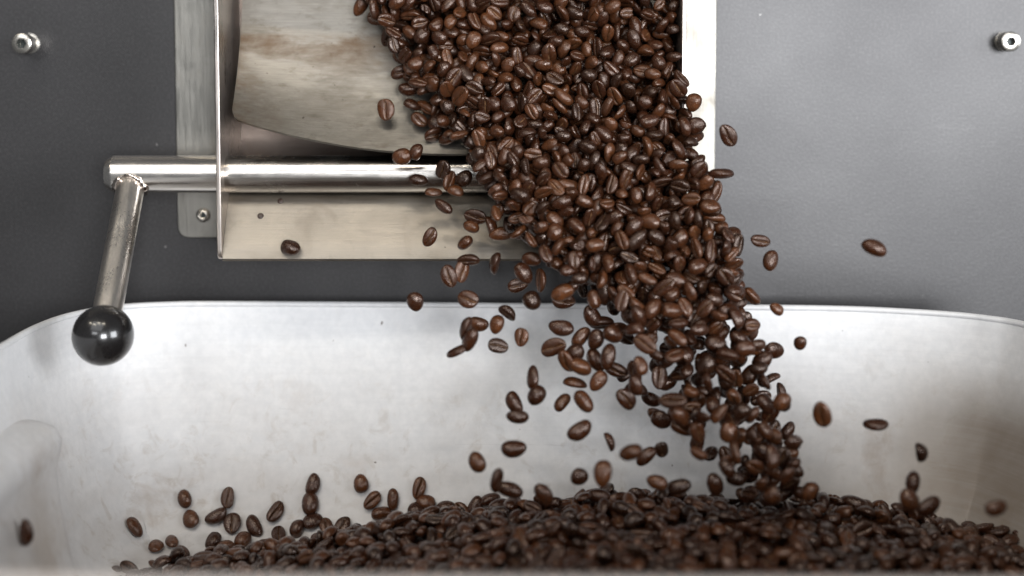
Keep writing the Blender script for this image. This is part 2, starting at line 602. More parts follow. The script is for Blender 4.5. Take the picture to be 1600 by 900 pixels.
# weld bead where the arm meets the shaft
bm = bmesh.new()
q = ax.to_track_quat('Z', 'Y')
rings = []
for k in range(64):
    a = 2 * math.pi * k / 64
    d = q @ Vector((math.cos(a), math.sin(a), 0))
    c = a0 + d * AR                                            # slide along the arm to the shaft surface
    lo, hi = 0.0, 0.03
    for _ in range(30):
        mid = (lo + hi) / 2
        pp = c + ax * mid
        if (pp.y - RY) ** 2 + (pp.z - rz) ** 2 < RR ** 2: lo = mid
        else: hi = mid
    c = c + ax * lo
    w = 0.00155 * (1 + 0.10 * math.sin(a * 23) + 0.16 * math.sin(a * 5 + 1) + 0.10 * math.sin(a * 9))
    n2 = Vector((0, c.y - RY, c.z - rz)).normalized()
    ring = []
    for j in range(10):
        b = 2 * math.pi * j / 10
        ring.append(bm.verts.new(c + d * (w * 1.25 * math.cos(b)) + n2 * (w * 0.9 * math.sin(b))))
    rings.append(ring)
for k in range(64):
    r0, r1 = rings[k], rings[(k + 1) % 64]
    for j in range(10): bm.faces.new((r0[j], r0[(j + 1) % 10], r1[(j + 1) % 10], r1[j]))
obj('weld_bead', bm, M['weld'], lever)
bm = bmesh.new()
prof_b = []
for k in range(33):
    a = math.pi * k / 32
    prof_b.append((-BR * math.cos(a), max(BR * math.sin(a), 1e-5)))
prof_b = [p for p in prof_b if p[0] > -BR * 0.90]
lathe(bm, [(prof_b[0][0] + 0.0006, AR * 0.99)] + prof_b, ball, ax, 56)
obj('ball_knob', bm, M['knob'], lever)

# ------------------------------------------------------------------ the tray
ZR = -0.1200
plan = [(0, -0.0216), (-0.07, -0.0188), (-0.1395, -0.0171), (-0.1600, -0.0188), (-0.1765, -0.0236), (-0.1885, -0.0331), (-0.1978, -0.0497), (-0.2026, -0.0765),
        (-0.2032, -0.1145), (-0.2036, -0.16), (-0.2036, -0.21), (-0.2025, -0.26), (-0.198, -0.302), (-0.183, -0.334), (-0.155, -0.350), (-0.11, -0.3545), (-0.05, -0.3565), (0, -0.3575),
        (0.06, -0.3585), (0.12, -0.3590), (0.175, -0.357), (0.211, -0.343), (0.231, -0.312), (0.238, -0.265), (0.2395, -0.21), (0.239, -0.155), (0.2335, -0.105),
        (0.2201, -0.0655), (0.2084, -0.0512), (0.1942, -0.0422), (0.1734, -0.0346), (0.1543, -0.0299), (0.1258, -0.0268), (0.06, -0.0240)]


plan = [(x, y - 0.0045 * min(1.0, max(0.0, (-y - 0.28) / 0.06))) for x, y in plan]


def closed_spline(pts, per=8):
    n = len(pts)
    out = []
    for i in range(n):
        p0, p1, p2, p3 = (Vector(pts[(i + k) % n]) for k in (-1, 0, 1, 2))
        for k in range(per):
            t = k / per
            out.append(0.5 * ((2 * p1) + (p2 - p0) * t + (2 * p0 - 5 * p1 + 4 * p2 - p3) * t * t + (3 * p1 - p0 - 3 * p2 + p3) * t ** 3))
    return out


PL = closed_spline(plan)
NP = len(PL)
# smoothed inward normals of the plan (it runs anticlockwise seen from above)
NRM = []
for i in range(NP):
    t = (PL[(i + 3) % NP] - PL[i - 3]).normalized()
    NRM.append(Vector((-t.y, t.x)))
PROF = [(0.0008, -0.1205), (0.0020, -0.128), (0.0065, -0.145), (0.0125, -0.165), (0.0190, -0.185), (0.0250, -0.200), (0.0295, -0.209),
        (0.0345, -0.2155), (0.0410, -0.2192), (0.052, -0.2210), (0.075, -0.2220)]
tray = empty('cooling_tray', (0.02, -0.18, -0.2235))
tag(tray, 'deep pale aluminium tray with rounded corners catching the beans below the chute', 'tray')


def ring_at(inset, z): return [Vector((p.x + n.x * inset, p.y + n.y * inset, z)) for p, n in zip(PL, NRM)]


bm, V = grid([ring_at(i, z) for i, z in PROF], True)
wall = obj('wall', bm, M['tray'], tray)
bm, V = grid([ring_at(0.0749, -0.2221), ring_at(0.0749, -0.2235), ring_at(-0.0012, -0.2235)], True)
bm.faces.new(V[0])
for r in V[1:]: pass
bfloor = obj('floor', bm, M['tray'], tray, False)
bm, V = grid([ring_at(-0.0014, -0.1205), ring_at(-0.0014, -0.2232)], True)
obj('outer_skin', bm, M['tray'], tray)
rr = 0.0017
bm, V = grid([[Vector((p.x + n.x * rr * math.cos(a), p.y + n.y * rr * math.cos(a), ZR + rr * 0.8 * math.sin(a))) for p, n in zip(PL, NRM)]
              for a in np.linspace(0, 2 * math.pi, 13)], True)
bmesh.ops.remove_doubles(bm, verts=bm.verts[:], dist=1e-6)
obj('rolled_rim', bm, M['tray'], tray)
# raised guide along the left inside wall, rolled over at the top
rows = []
GZ = [(-0.1480, -0.0008), (-0.1495, 0.0022), (-0.1515, 0.0058), (-0.1550, 0.0088), (-0.1600, 0.0092), (-0.1650, 0.0074), (-0.1700, 0.0050), (-0.185, 0.0050), (-0.200, 0.0052), (-0.2100, 0.0056), (-0.2180, 0.0070), (-0.2230, 0.0085)]
for t in list(np.linspace(0, 0.08, 6)) + list(np.linspace(0.12, 1, 16)):
    row = []
    for z, pr in GZ:
        y_end = float(np.interp(-z, [0.148, 0.1495, 0.1515, 0.155, 0.160, 0.165, 0.223], [-0.120, -0.110, -0.103, -0.097, -0.095, -0.097, -0.132]))
        y = y_end + (-0.30 - y_end) * t
        xw = np.interp(-y, [0.0497, 0.0765, 0.1145, 0.16, 0.21, 0.26, 0.298], [-0.1978, -0.2026, -0.2032, -0.2036, -0.2036, -0.2025, -0.198])
        ins = np.interp(-z, [-a for b, a in PROF], [b for b, a in PROF])
        k = min(1.0, t / 0.025) ** 0.5
        row.append(Vector((xw + ins + (pr + 0.001) * k - 0.001, y, z)))
    rows.append(row)
bm, V = grid(rows, False)
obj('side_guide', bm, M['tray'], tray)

# ------------------------------------------------------------------ beans
def bean_shape(seed, hi=True):
    """one roasted bean: long axis x, dome +z, creased flat face -z; metres"""
    r = random.Random(seed)
    a, b, c = 0.0048 * r.uniform(0.90, 1.10), 0.0034 * r.uniform(0.90, 1.08), 0.0031 * r.uniform(0.86, 1.10)
    flat = r.uniform(0.36, 0.50)
    sk, sw, ph = r.uniform(0.04, 0.18), r.uniform(0.050, 0.075), r.uniform(-0.6, 0.6)
    gd = r.uniform(0.30, 0.52)
    egg = r.uniform(-0.14, 0.14)
    bend, cup = r.uniform(-0.16, 0.16), r.uniform(-0.10, 0.16)
    nr = 17 if hi else 10
    yb = [-0.97, -0.86, -0.68, -0.46, -0.27, -0.12, -0.05, 0.0, 0.05, 0.12, 0.27, 0.46, 0.68, 0.86, 0.97] if hi else [-0.95, -0.75, -0.42, -0.11, 0.0, 0.11, 0.42, 0.75, 0.95]
    top = np.linspace(0, math.pi, 12 if hi else 8)
    lump = [(r.uniform(-1, 1), r.uniform(-1, 1), r.uniform(-1, 1), r.uniform(0, 6.28)) for _ in range(4)]
    verts, crease = [], []

    def put(x, y, z, cr):
        x2 = min(x, chip + 0.06 * math.sin(7 * y + 5 * z) + 0.05 * x) * a
        k = 1 + egg * x
        y2, z2 = y * b * k, z * c * k
        d = sum(math.sin(3.1 * (l[0] * x + l[1] * y + l[2] * z) + l[3]) for l in lump) * 0.026
        verts.append((x2 * (1 + d), y2 * (1 + d) + bend * b * x * x, z2 * (1 + d) + 0.0004 + cup * c * x * x))
        crease.append(cr)

    faces = []
    chip = 0.42 if seed % 12 == 5 else 0.62 if seed % 12 == 9 else 2.0      # a few broken beans
    put(-1, 0, 0.02, 0)
    n = 0
    for i in range(1, nr):
        x = -math.cos(math.pi * i / nr)
        rad = (1 - abs(x) ** 2.25) ** 0.5
        ring = [(rad * math.cos(t), rad * math.sin(t), 0.0) for t in top]
        y0 = sk * math.sin(2.4 * x + ph)
        for yn in yb:
            yy = yn + y0 * (1 - abs(yn))
            zz = -flat * rad ** 0.75 * (1 - abs(yy) ** 2.6) ** 0.5
            g = math.exp(-((yn) / sw) ** 2) if abs(yn) < 0.4 else 0
            g2 = math.exp(-((yn) / 0.33) ** 2)
            fall = max(0.0, 1 - abs(x) ** 5)
            zz += (gd * g + 0.085 * g2) * fall * rad ** 0.5
            ring.append((rad * yy, zz, min(1.0, g * 1.1) * fall))
        n = len(ring)
        for y, z, cr in ring: put(x, y, z, cr)
    put(1, 0, 0.02, 0)
    last = len(verts) - 1
    for k in range(n): faces.append((0, 1 + (k + 1) % n, 1 + k))
    for i in range(nr - 2):
        s0, s1 = 1 + i * n, 1 + (i + 1) * n
        for k in range(n):
            j = (k + 1) % n
            faces.append((s0 + k, s0 + j, s1 + j, s1 + k))
    s0 = 1 + (nr - 2) * n
    for k in range(n): faces.append((s0 + k, s0 + (k + 1) % n, last))
    # ring order is (top right..left, bottom left..right): flip so normals face out
    faces = [f[::-1] for f in faces]
    return np.array(verts), faces, np.array(crease)


def bean_mesh(seed, tint):
    v, f, cr = bean_shape(seed)
    me = bpy.data.meshes.new('coffee_bean')
    me.from_pydata(v.tolist(), [], f)
    for nm, arr in (('tint', np.full(len(v), tint)), ('crease', cr)):
        at_ = me.attributes.new(nm, 'FLOAT', 'POINT')
        at_.data.foreach_set('value', arr.astype(np.float32))
    me.polygons.foreach_set('use_smooth', [True] * len(f))
    me.materials.append(M['bean'])
    bm = bmesh.new(); bm.from_mesh(me)
    bmesh.ops.recalc_face_normals(bm, faces=bm.faces[:])
    bm.to_mesh(me); bm.free()
    return me


TINTS = [0.10, 0.30, 0.42, 0.50, 0.58, 0.68, 0.80, 0.95]
HI = [bean_mesh(100 + k, TINTS[k % 8]) for k in range(24)]
LO = [bean_shape(100 + k, False) for k in range(12)]


def bean_rot(ang, face, tilt=18, spin=20):
    """long axis at ANG degrees from horizontal in the picture; face d = dome, g = crease, s = edge, towards the viewer"""
    a = R(ang)
    ex = Vector((math.cos(a), 0, math.sin(a)))
    cz = Vector((0, -1, 0))
    pe = Vector((-math.sin(a), 0, math.cos(a)))
    ez = {'d': cz, 'g': -cz, 's': pe, 'h': (pe * 0.8 - cz).normalized()}[face]
    ey = ez.cross(ex)
    m = Matrix((ex, ey, ez)).transposed()
    j = Quaternion(ex, R(random.uniform(-spin, spin))) @ Quaternion(pe, R(random.uniform(-tilt, tilt)))
    return j.to_matrix() @ m


BEANS = []                                    # individuals: (pos, 3x3, scale, label, group, tint index)


def stuff(name, items, label, extra=None):
    vs_, fs_, ti, cr_ = [], [], [], []
    off = 0
    fl4, fl3 = [], []
    for pos, m3, sc in items:
        k = rng.integers(len(LO))
        v, f, c = LO[k]
        mm = np.array(m3) @ np.diag(sc * rng.uniform((0.86, 0.86, 0.80), (1.10, 1.08, 1.10)))
        vs_.append(v @ mm.T + np.array(pos))
        fs_.extend([tuple(i + off for i in q_) for q_ in f])
        ti.append(np.full(len(v), rng.choice(TINTS))); cr_.append(c)
        off += len(v)
    if extra:
        v, f = extra
        vs_.append(np.array(v)); fs_.extend([tuple(i + off for i in q_) for q_ in f])
        ti.append(np.full(len(v), 0.05)); cr_.append(np.zeros(len(v)))
    v = np.concatenate(vs_)
    me = bpy.data.meshes.new(name)
    me.from_pydata(v.tolist(), [], fs_)
    for nm, arr in (('tint', np.concatenate(ti)), ('crease', np.concatenate(cr_))):
        at_ = me.attributes.new(nm, 'FLOAT', 'POINT')
        at_.data.foreach_set('value', arr.astype(np.float32))
    me.polygons.foreach_set('use_smooth', [True] * len(fs_))
    me.materials.append(M['bean'])
    o = bpy.data.objects.new(name, me)
    COL.objects.link(o)
    return tag(o, label, 'beans', None, 'stuff')


def fall_Y(py): return -0.057 - 0.066 * max(0, py - 250) / 500


from mathutils.bvhtree import BVHTree
_bm = bmesh.new()
for _o in (wall, bfloor): _bm.from_mesh(_o.data)
TRAY_BVH = BVHTree.FromBMesh(_bm)
_bm.free()


def wall_hit(px, py, gap):
    d = Vector(ray(px, py)).normalized()
    o_ = Vector((0, -DIST, 0)) + d * 0.36
    loc, nrm, _, _ = TRAY_BVH.ray_cast(o_, d)
    if nrm.dot(d) > 0: nrm = -nrm
    return loc + nrm * gap, nrm


def auto(px, py, ang, face, where):
    look = {'d': 'smooth-backed', 'g': 'creased', 's': 'thin edge-on', 'h': 'half-turned'}[face]
    a = ang % 180
    lie = 'level' if a < 18 or a > 162 else 'upright' if 72 < a < 108 else 'right-leaning' if a <= 72 else 'left-leaning'
    return f'{lie} {look} bean {where}'


def add(px, py, ang, face, label=None, group=None, Y=None, sc=1.0, tilt=16, mode=None):
    if mode == 'wall':
        loc, nrm = wall_hit(px, py, {'d': 0.0013, 'g': 0.0026}[face])
        q = Vector((0, -1, 0)).rotation_difference(nrm)
        BEANS.append((loc, q.to_matrix() @ bean_rot(ang, face, 5, 6), sc, label, group))
        return
    if Y is None: Y = fall_Y(py) + random.uniform(-0.008, 0.008)
    p = at(px, py, Y)
    BEANS.append((p, bean_rot(ang, face, tilt), sc, label, group))


# --- on the chute
GC = 'beans on the chute'
add(454, 387, -14, 'd', 'lone glossy brown bean lying on the bent lip of the chute floor', GC, on_floor(454, 387) - 0.0022, 1.02, 4)
add(603, 171, -80, 'g', 'single creased bean alone on the stained tongue plate left of the stream', GC, -0.0425, 1.0, 8)
add(628, 245, 15, 'd', 'left bean of the pair perched above the polished cross shaft', GC, -0.0500, 1.0, 8)
add(651, 237, 70, 'd', 'right rounder bean of the pair perched above the polished cross shaft', GC, -0.0500, 0.9, 8)
add(654, 282, -5, 'd', 'flat-lying bean leftmost in front of the polished cross shaft', GC, -0.046, 0.86, 8)
add(692, 265, 78, 'g', 'upright creased bean in front of the polished cross shaft', GC, -0.050, 1.0)
add(703, 283, 75, 'h', 'upright edge-on bean between two others in front of the cross shaft', GC, -0.050, 0.95)
add(726, 279, 35, 'd', 'rounded bean right of two upright beans before the cross shaft', GC, -0.050, 0.92)
add(677, 304, 0, 's', 'edge-on bean at the lower edge of the cross shaft, left one', GC, -0.052, 0.95)
add(711, 302, -12, 's', 'edge-on bean at the lower edge of the cross shaft, right one', GC, -0.052, 0.9)
add(694, 322, -30, 'd', 'round dark bean just below the cross shaft above the chute floor', GC, -0.056, 0.85)
add(742, 339, -10, 'g', 'creased bean lying crosswise over the chute floor near the stream', GC, -0.058, 1.0)
add(737, 354, -15, 'd', 'small dark bean tucked under a creased bean over the chute floor', GC, -0.057, 0.85)
add(764, 357, -75, 's', 'thin upright bean over the chute floor at the stream edge', GC, -0.058, 0.95)
add(785, 365, 10, 'd', 'bright rounded bean with a highlight over the chute floor by the stream', GC, -0.060, 1.05)
add(672, 371, 65, 'g', 'wrinkled creased bean falling over the middle of the chute floor', GC, -0.062, 0.95)
add(727, 379, 40, 'd', 'small bean falling just above the chute lip', GC, -0.060, 0.85)
add(813, 363, 0, 'd', None, None, -0.056)
# --- left margin of the stream on the tongue plate
GM = 'beans at the ragged left margin of the stream on the tongue plate'
LM = 'roasted bean at the ragged left margin of the stream on the tongue plate'
for px, py, an, f in ((564, 9, 60, 'd'), (591, 27, -5, 'g'), (607, 57, 65, 'g'), (626, 113, 20, 'g'), (647, 121, -10, 'h'), (640, 139, 0, 'd'), (643, 167, -20, 's'),
                      (662, 170, -25, 'h'), (684, 170, 70, 'h'), (655, 187, -40, 'g'), (684, 190, 35, 'd'), (702, 188, 70, 'g'), (628, 88, -35, 'd'), (652, 97, 0, 'g'), (631, 60, -10, 'd'),
                      (640, 22, -25, 'g'), (660, 60, 80, 'h'), (672, 130, 50, 'd'), (678, 212, 20, 'h'), (700, 215, 30, 'd')):
    Y = -0.0235 - 0.0215 * (py + 20) / 260
    w = 'beside the bend at the top of the tongue plate' if py < 70 else 'in the step of the stream edge halfway down the tongue plate' if py < 145 else 'in the small cluster near the tongue lip, left of the flow'
    add(px, py, an, f, auto(px, py, an, f, w), GM, Y - 0.001, 1.0)
# --- falling free, left of the stream
GF = 'beans falling free beside the stream'
LF1 = 'roasted bean falling free before the dark panel strip below the chute lip'
LF2 = 'roasted bean falling free before the pale tray wall, left of the stream'
for px, py, an, f in ((831, 404, 0, 'd'), (777, 413, 75, 's'), (731, 409, 5, 'h'), (722, 424, 80, 'h'), (701, 432, -70, 'g'), (810, 446, 15, 'g'), (818, 427, -60, 'd'), (843, 438, -85, 'h'),
                      (731, 468, -15, 'g'), (831, 470, -65, 'd'), (879, 456, 30, 'd'), (881, 471, -5, 'g')):
    w = 'falling ' + ('just under the chute lip' if py < 430 else 'above the tray rim') + (', far left of the stream' if px < 780 else ', beside the stream')
    add(px, py, an, f, auto(px, py, an, f, w), GF)
add(649, 471, -85, 'd', 'lone upright bean falling at the tray rim, left of all other falling beans', GF)
for px, py, an, f in ((792, 491, -45, 'h'), (748, 506, -10, 'd'), (777, 507, 75, 'd'), (731, 514, 75, 's'), (716, 552, 25, 's'), (735, 530, 60, 'd'), (779, 540, -10, 'g'),
                      (877, 512, -10, 'd'), (865, 542, 20, 'g'), (906, 526, 55, 'd'), (897, 554, 50, 'd'), (906, 572, -20, 'd'), (884, 566, -60, 'h'), (931, 530, 70, 'd'), (950, 557, 75, 'd'),
                      (931, 563, -55, 'd'), (935, 595, 55, 'd'), (962, 579, -20, 'g'), (989, 583, -80, 'h'), (877, 628, 50, 'd'), (898, 602, -10, 's'), (912, 627, -50, 'd'), (980, 624, -50, 'g'),
                      (994, 612, -15, 's'), (1033, 655, -40, 'd'), (1066, 668, -25, 'h'), (957, 520, -30, 'd'), (965, 516, 10, 'h'), (925, 495, -55, 'd'), (940, 508, 0, 'h')):
    w = 'falling ' + ('just below the tray rim' if py < 535 else 'a third down the tray wall' if py < 590 else 'halfway down the tray wall') + (', well left of the stream' if px < 800 else ', between outliers and stream' if px < 915 else ', close to the stream')
    add(px, py, an, f, auto(px, py, an, f, w), GF)
add(814, 527, 88, 'g', 'upright pale creased bean falling alone before the tray wall', GF)
add(837, 591, 85, 's', 'thin upper bean of an upright falling pair before the tray wall', GF)
add(838, 618, 60, 'd', 'rounder lower bean of an upright falling pair before the tray wall', GF, sc=0.95)
add(803, 629, -65, 'd', 'upper bean of the tilted falling pair lowest left of the stream', GF)
add(808, 650, -10, 'd', 'lower bean of the tilted falling pair lowest left of the stream', GF, sc=0.9)
add(906, 672, 30, 'd', 'oval bean falling alone before the middle of the tray wall', GF)
add(950, 692, -70, 's', 'narrow edge-on bean falling above the pile', GF, sc=0.9)
add(986, 707, 15, 'd', 'pinkish smooth bean, left of a touching falling pair above the pile', GF, -0.14)
add(1009, 712, 45, 'd', 'dark bean, right of a touching falling pair above the pile', GF, sc=0.95)
add(1034, 703, -75, 'g', 'small creased bean falling right of a touching pair', GF, sc=0.8)
add(1089, 693, 75, 'g', 'dark round bean falling alone left of the stream tail', GF, sc=0.8)
add(802, 701, 3, 'd', 'broad flat bean falling level before the tray wall', GF, sc=1.05)
add(745, 722, -60, 'd', 'slanted thin bean falling lowest left above the pile', GF, sc=0.95)
add(779, 752, 82, 'h', 'pinkish upright bean about to land on the pile', GF, -0.135, 0.95)
add(905, 744, -15, 'd', 'thin level bean falling just above the pile ridge', GF, sc=0.9)
add(942, 740, 85, 'd', 'large upright bean falling close above the pile ridge', GF, -0.14, 1.1)
for px, py, an, f in ((850, 772, -55, 'd'), (1027, 753, -15, 'd'), (1062, 760, 15, 'd'), (1117, 757, -70, 'd'), (797, 765, -20, 'd'), (1150, 747, -15, 'd'), (1265, 767, 60, 'd')):
    add(px, py, an, f, auto(px, py, an, f, 'touching down on the pile ' + ('well left of' if px < 900 else 'just left of' if px < 1130 else 'right under') + ' the stream tail'), 'beans landing on the pile', -0.125)
# --- right of the stream
GR = 'beans thrown out to the right of the stream'
add(1138, 212, -60, 'g', 'creased bean falling before the grey panel, highest right of the chute', GR, -0.085)
add(1128, 275, 0, 's', 'level edge-on bean falling right of the bright flange', GR, -0.08)
add(1084, 160, 75, 'd', None, None, -0.06)
add(1088, 196, 5, 'd', None, None, -0.062)
add(1121, 301, 70, 'h', 'curved upright bean at the right edge of the stream before the flange', GR, -0.075)
add(1105, 288, 5, 'd', None, None, -0.072)
add(1112, 328, 0, 'd', None, None, -0.076)
add(1116, 345, -5, 'h', None, None, -0.076)
add(1154, 382, 80, 'h', 'upright bean bulging from the right edge of the stream below the flange', GR, -0.085)
add(1189, 377, -10, 'g', 'dark creased bean flying right of the stream before the grey panel', GR, -0.088, 0.85)
add(1203, 407, 75, 'd', 'upright dull bean flying right of the stream before the grey panel', GR, -0.088, 0.95)
add(1366, 386, -20, 'd', 'solitary bean far to the right before the grey panel', GR, -0.11, 1.0)
add(1172, 466, -50, 'h', 'slanted bean at the right edge of the stream above the tray rim', GR)
add(1213, 483, -35, 'd', 'small bean falling right of the stream at the tray rim', GR, sc=0.75)
add(1250, 535, 80, 'd', 'small dark bean falling before the pale wall, right of the stream', GR, sc=0.7)
add(1209, 547, -20, 'd', 'pointed bean falling before the pale wall beside the stream', GR, sc=0.95)
add(1284, 649, -75, 'h', 'tall blurred bean falling right of the stream tail', GR, -0.135, 1.1)
add(1369, 667, 2, 's', 'level edge-on bean falling alone before the right of the tray wall', GR, -0.12, 0.95)
add(1435, 707, -85, 's', 'thin upright bean falling farthest right above the pile', GR, -0.135, 0.95)
add(1426, 753, 80, 'd', 'upright bean above two others landing right of the stream', GR, -0.14, 0.85)
add(1420, 781, -60, 'd', 'pinkish blurred bean landing on the right of the pile', GR, -0.15, 1.0)
add(1450, 790, 30, 'd', 'golden brown bean resting on the right slope of the pile', GR, -0.14, 1.0)
add(1556, 794, 15, 'd', 'pale pinkish bean at the far right above the pile', GR, -0.17, 0.8)
# --- resting in the tray, left of the pile
GT = 'loose beans lying against the tray wall left of the pile'
TL = [(206, 827, -65, 'd', 'outermost left bean of those scattered on the tray wall'), (289, 780, -70, 'd', 'upper bean of a touching slanted pair on the left tray wall'),
      (299, 813, -65, 'd', 'lower bean of a touching slanted pair on the left tray wall'), (357, 778, 86, 'g', 'creased upright bean alone above its neighbours on the left tray wall'),
      (340, 809, 30, 'd', 'smooth slanted bean beside a creased one on the left tray wall'), (364, 820, -82, 'g', 'creased bean directly right of a smooth slanted one on the tray wall'),
      (398, 825, -60, 'd', 'smooth bean between two creased ones low on the tray wall'), (432, 802, 62, 'g', 'diagonal creased bean standing free above the pile edge'),
      (465, 828, 80, 'd', 'rounded bean just left of the column of three'), (490, 758, 78, 'd', 'top bean of a column of three against the tray wall'),
      (486, 788, -85, 'd', 'middle bean of a column of three against the tray wall'), (489, 816, 20, 'd', 'bottom bean of a column of three against the tray wall'),
      (565, 756, -80, 'd', 'smooth upright bean alone high on the tray wall above the pile'), (583, 783, 45, 'g', 'diagonal creased bean right below the smooth upright one'),
      (596, 803, 20, 'd', 'dark bean touching a diagonal creased bean at the pile edge'), (511, 826, -70, 'g', 'creased bean right of the foot of the bean column'),
      (535, 826, 70, 'g', 'second creased bean right of the foot of the bean column'), (615, 781, -85, 'd', 'upright smooth bean on the left shoulder of the pile'),
      (656, 763, 75, 'g', 'upright creased bean topping the left shoulder of the pile'), (666, 786, -10, 'd', 'smooth bean under an upright creased one on the pile shoulder'),
      (652, 799, 0, 'd', 'level dark bean on the left shoulder of the pile'), (696, 794, 10, 'd', 'oval smooth bean lying on the pile edge against the wall'),
      (765, 782, 20, 'd', 'big round bean on the pile edge right of its smaller neighbours'), (744, 791, 60, 'd', 'leaning bean left of a big round one on the pile edge'),
      (720, 800, -60, 'g', 'creased bean leaning at the back edge of the pile'), (243, 860, 80, 'd', 'big dark bean at the left foot of the pile'),
      (268, 852, -75, 'd', 'smooth bean leaning on a big dark one at the left foot'), (335, 848, 75, 'd', 'upright bean casting a soft shadow at the foot of the pile'),
      (353, 860, 20, 'd', 'low dark bean right of an upright one at the foot'), (380, 848, 70, 'd', 'tall bean leaning right at the foot of the pile'),
      (436, 840, -75, 'g', 'creased upright bean leaning on the foot of the pile'), (284, 872, -50, 'd', 'half hidden bean behind the front rim at the left foot'),
      (415, 857, 30, 'g', 'creased bean lying at the pile foot left of an upright one')]
for px, py, an, f, lb in TL:
    add(px, py, an, f, lb, GT, None, 1.0, 10, 'wall')
add(42, 832, 88, 'd', 'blurred bean alone by the side guide at the far left of the tray', GT, -0.16, 0.95)

# --- the dense stream
LEFT = [(-40, 560), (0, 575), (30, 600), (80, 622), (120, 640), (150, 690), (200, 700), (230, 735), (260, 750), (290, 768), (330, 800), (380, 862), (410, 892), (450, 938), (475, 975), (500, 1000),
        (560, 1010), (600, 1030), (650, 1060), (668, 1120), (700, 1145), (740, 1165), (775, 1195)]
RIGHT = [(-40, 1060), (0, 1062), (60, 1072), (120, 1080), (150, 1074), (200, 1086), (240, 1082), (270, 1098), (300, 1108), (350, 1112), (370, 1145), (420, 1148), (480, 1150), (510, 1182), (560, 1186),
         (600, 1212), (620, 1228), (670, 1232), (720, 1252), (775, 1255)]


def span(py):
    return (np.interp(py, [p for p, _ in LEFT], [x for _, x in LEFT]), np.interp(py, [p for p, _ in RIGHT], [x for _, x in RIGHT]))


def stream_Y(px, py):
    """depth of the middle of the stream and its half thickness"""
    if py < 250:
        base = np.interp(py, [-40, 50, 240], [-0.018, -0.021, -0.048])
        return base - 0.0125, 0.0105
    return np.interp(py, [250, 420, 780], [-0.062, -0.080, -0.122]), np.interp(py, [250, 420, 600, 780], [0.013, 0.016, 0.018, 0.018])


pts, meta = [], []
fixed = np.array([tuple(b[0]) for b in BEANS])
acc = np.zeros((0, 3))
tries = 0
while tries < 42000:
    tries += 1
    py = random.uniform(-40, 775)
    l, r_ = span(py)
    px = random.uniform(l, r_)
    if py > 330 and random.random() < 0.006: px = l - abs(random.gauss(0, 20))
    keep = np.interp(py, [380, 450, 520, 640, 775], [1.0, 0.86, 0.76, 0.72, 0.70])
    yc, h = stream_Y(px, py)
    Y = yc + random.uniform(-h, h)
    p = at(px, py, Y)
    if py < 330 and p.x > XR0 - 0.0035 and Y > -0.053: continue
    v = np.array(p)
    mind = 0.0050 if py < 430 else 0.0050 + 0.0018 * min(1, (py - 430) / 150)
    if len(acc) and (((acc - v) ** 2).sum(1) < mind ** 2).any(): continue
    if (((fixed - v) ** 2).sum(1) < 0.0062 ** 2).any(): continue
    if py > 380 and random.random() > keep and len(acc) > 0:
        acc = np.vstack([acc, v]); pts.append(None); continue
    acc = np.vstack([acc, v])
    pts.append((p, px, py, Y - yc, h))
strm = []
for e in pts:
    if e is None: continue
    p, px, py, dy, h = e
    q = Quaternion((random.gauss(0, 1), random.gauss(0, 1), random.gauss(0, 1), random.gauss(0, 1))).normalized()
    m3 = q.to_matrix()
    if random.random() < 0.45: m3 = bean_rot(random.uniform(0, 180), random.choice('ddgdh'), 30, 35)
    strm.append([np.array(p), m3, random.uniform(0.76, 0.98) * (1.0 if py < 430 else 1.06), py, dy / h])
# push overlapping beans apart: three balls along each bean
Cn = np.array([s[0] for s in strm])
AX = np.array([np.array(s[1])[:, 0] for s in strm])
for it in range(24):
    off = np.zeros_like(Cn)
    K = np.stack([Cn - AX * 0.0024, Cn, Cn + AX * 0.0024], 1)
    d = Cn[:, None] - Cn[None]
    I, J = np.where((d ** 2).sum(-1) < 0.011 ** 2)
    w = I < J
    I, J = I[w], J[w]
    D = K[I][:, :, None] - K[J][:, None]
    dist = np.sqrt((D ** 2).sum(-1)) + 1e-9
    pen = np.maximum(0, 0.0048 - dist)
    push = (D / dist[..., None] * pen[..., None]).sum((1, 2)) * 0.16
    np.add.at(off, I, push); np.add.at(off, J, -push)
    Cn += np.clip(off, -0.0012, 0.0012)
for s, c in zip(strm, Cn): s[0] = c
# visible ones in front become individuals, the hidden depth of the stream one mass
cp = np.array([0, -DIST, 0])
dirs = (Cn - cp); rr_ = np.linalg.norm(dirs, axis=1); dirs /= rr_[:, None]
occ = np.zeros(len(strm))
for i in range(len(strm)):
    near = (rr_ < rr_[i] - 0.002)
    ang = np.arccos(np.clip(dirs @ dirs[i], -1, 1)) * rr_[i]
    occ[i] = np.clip(1 - ang[near] / 0.0085, 0, 1).sum()
inframe = np.array([s[3] > -8 for s in strm])
order = np.argsort(np.where(inframe, occ, 99))
NIND = max(0, 330 - len(BEANS))
chosen = set(order[:NIND].tolist())
rest = []


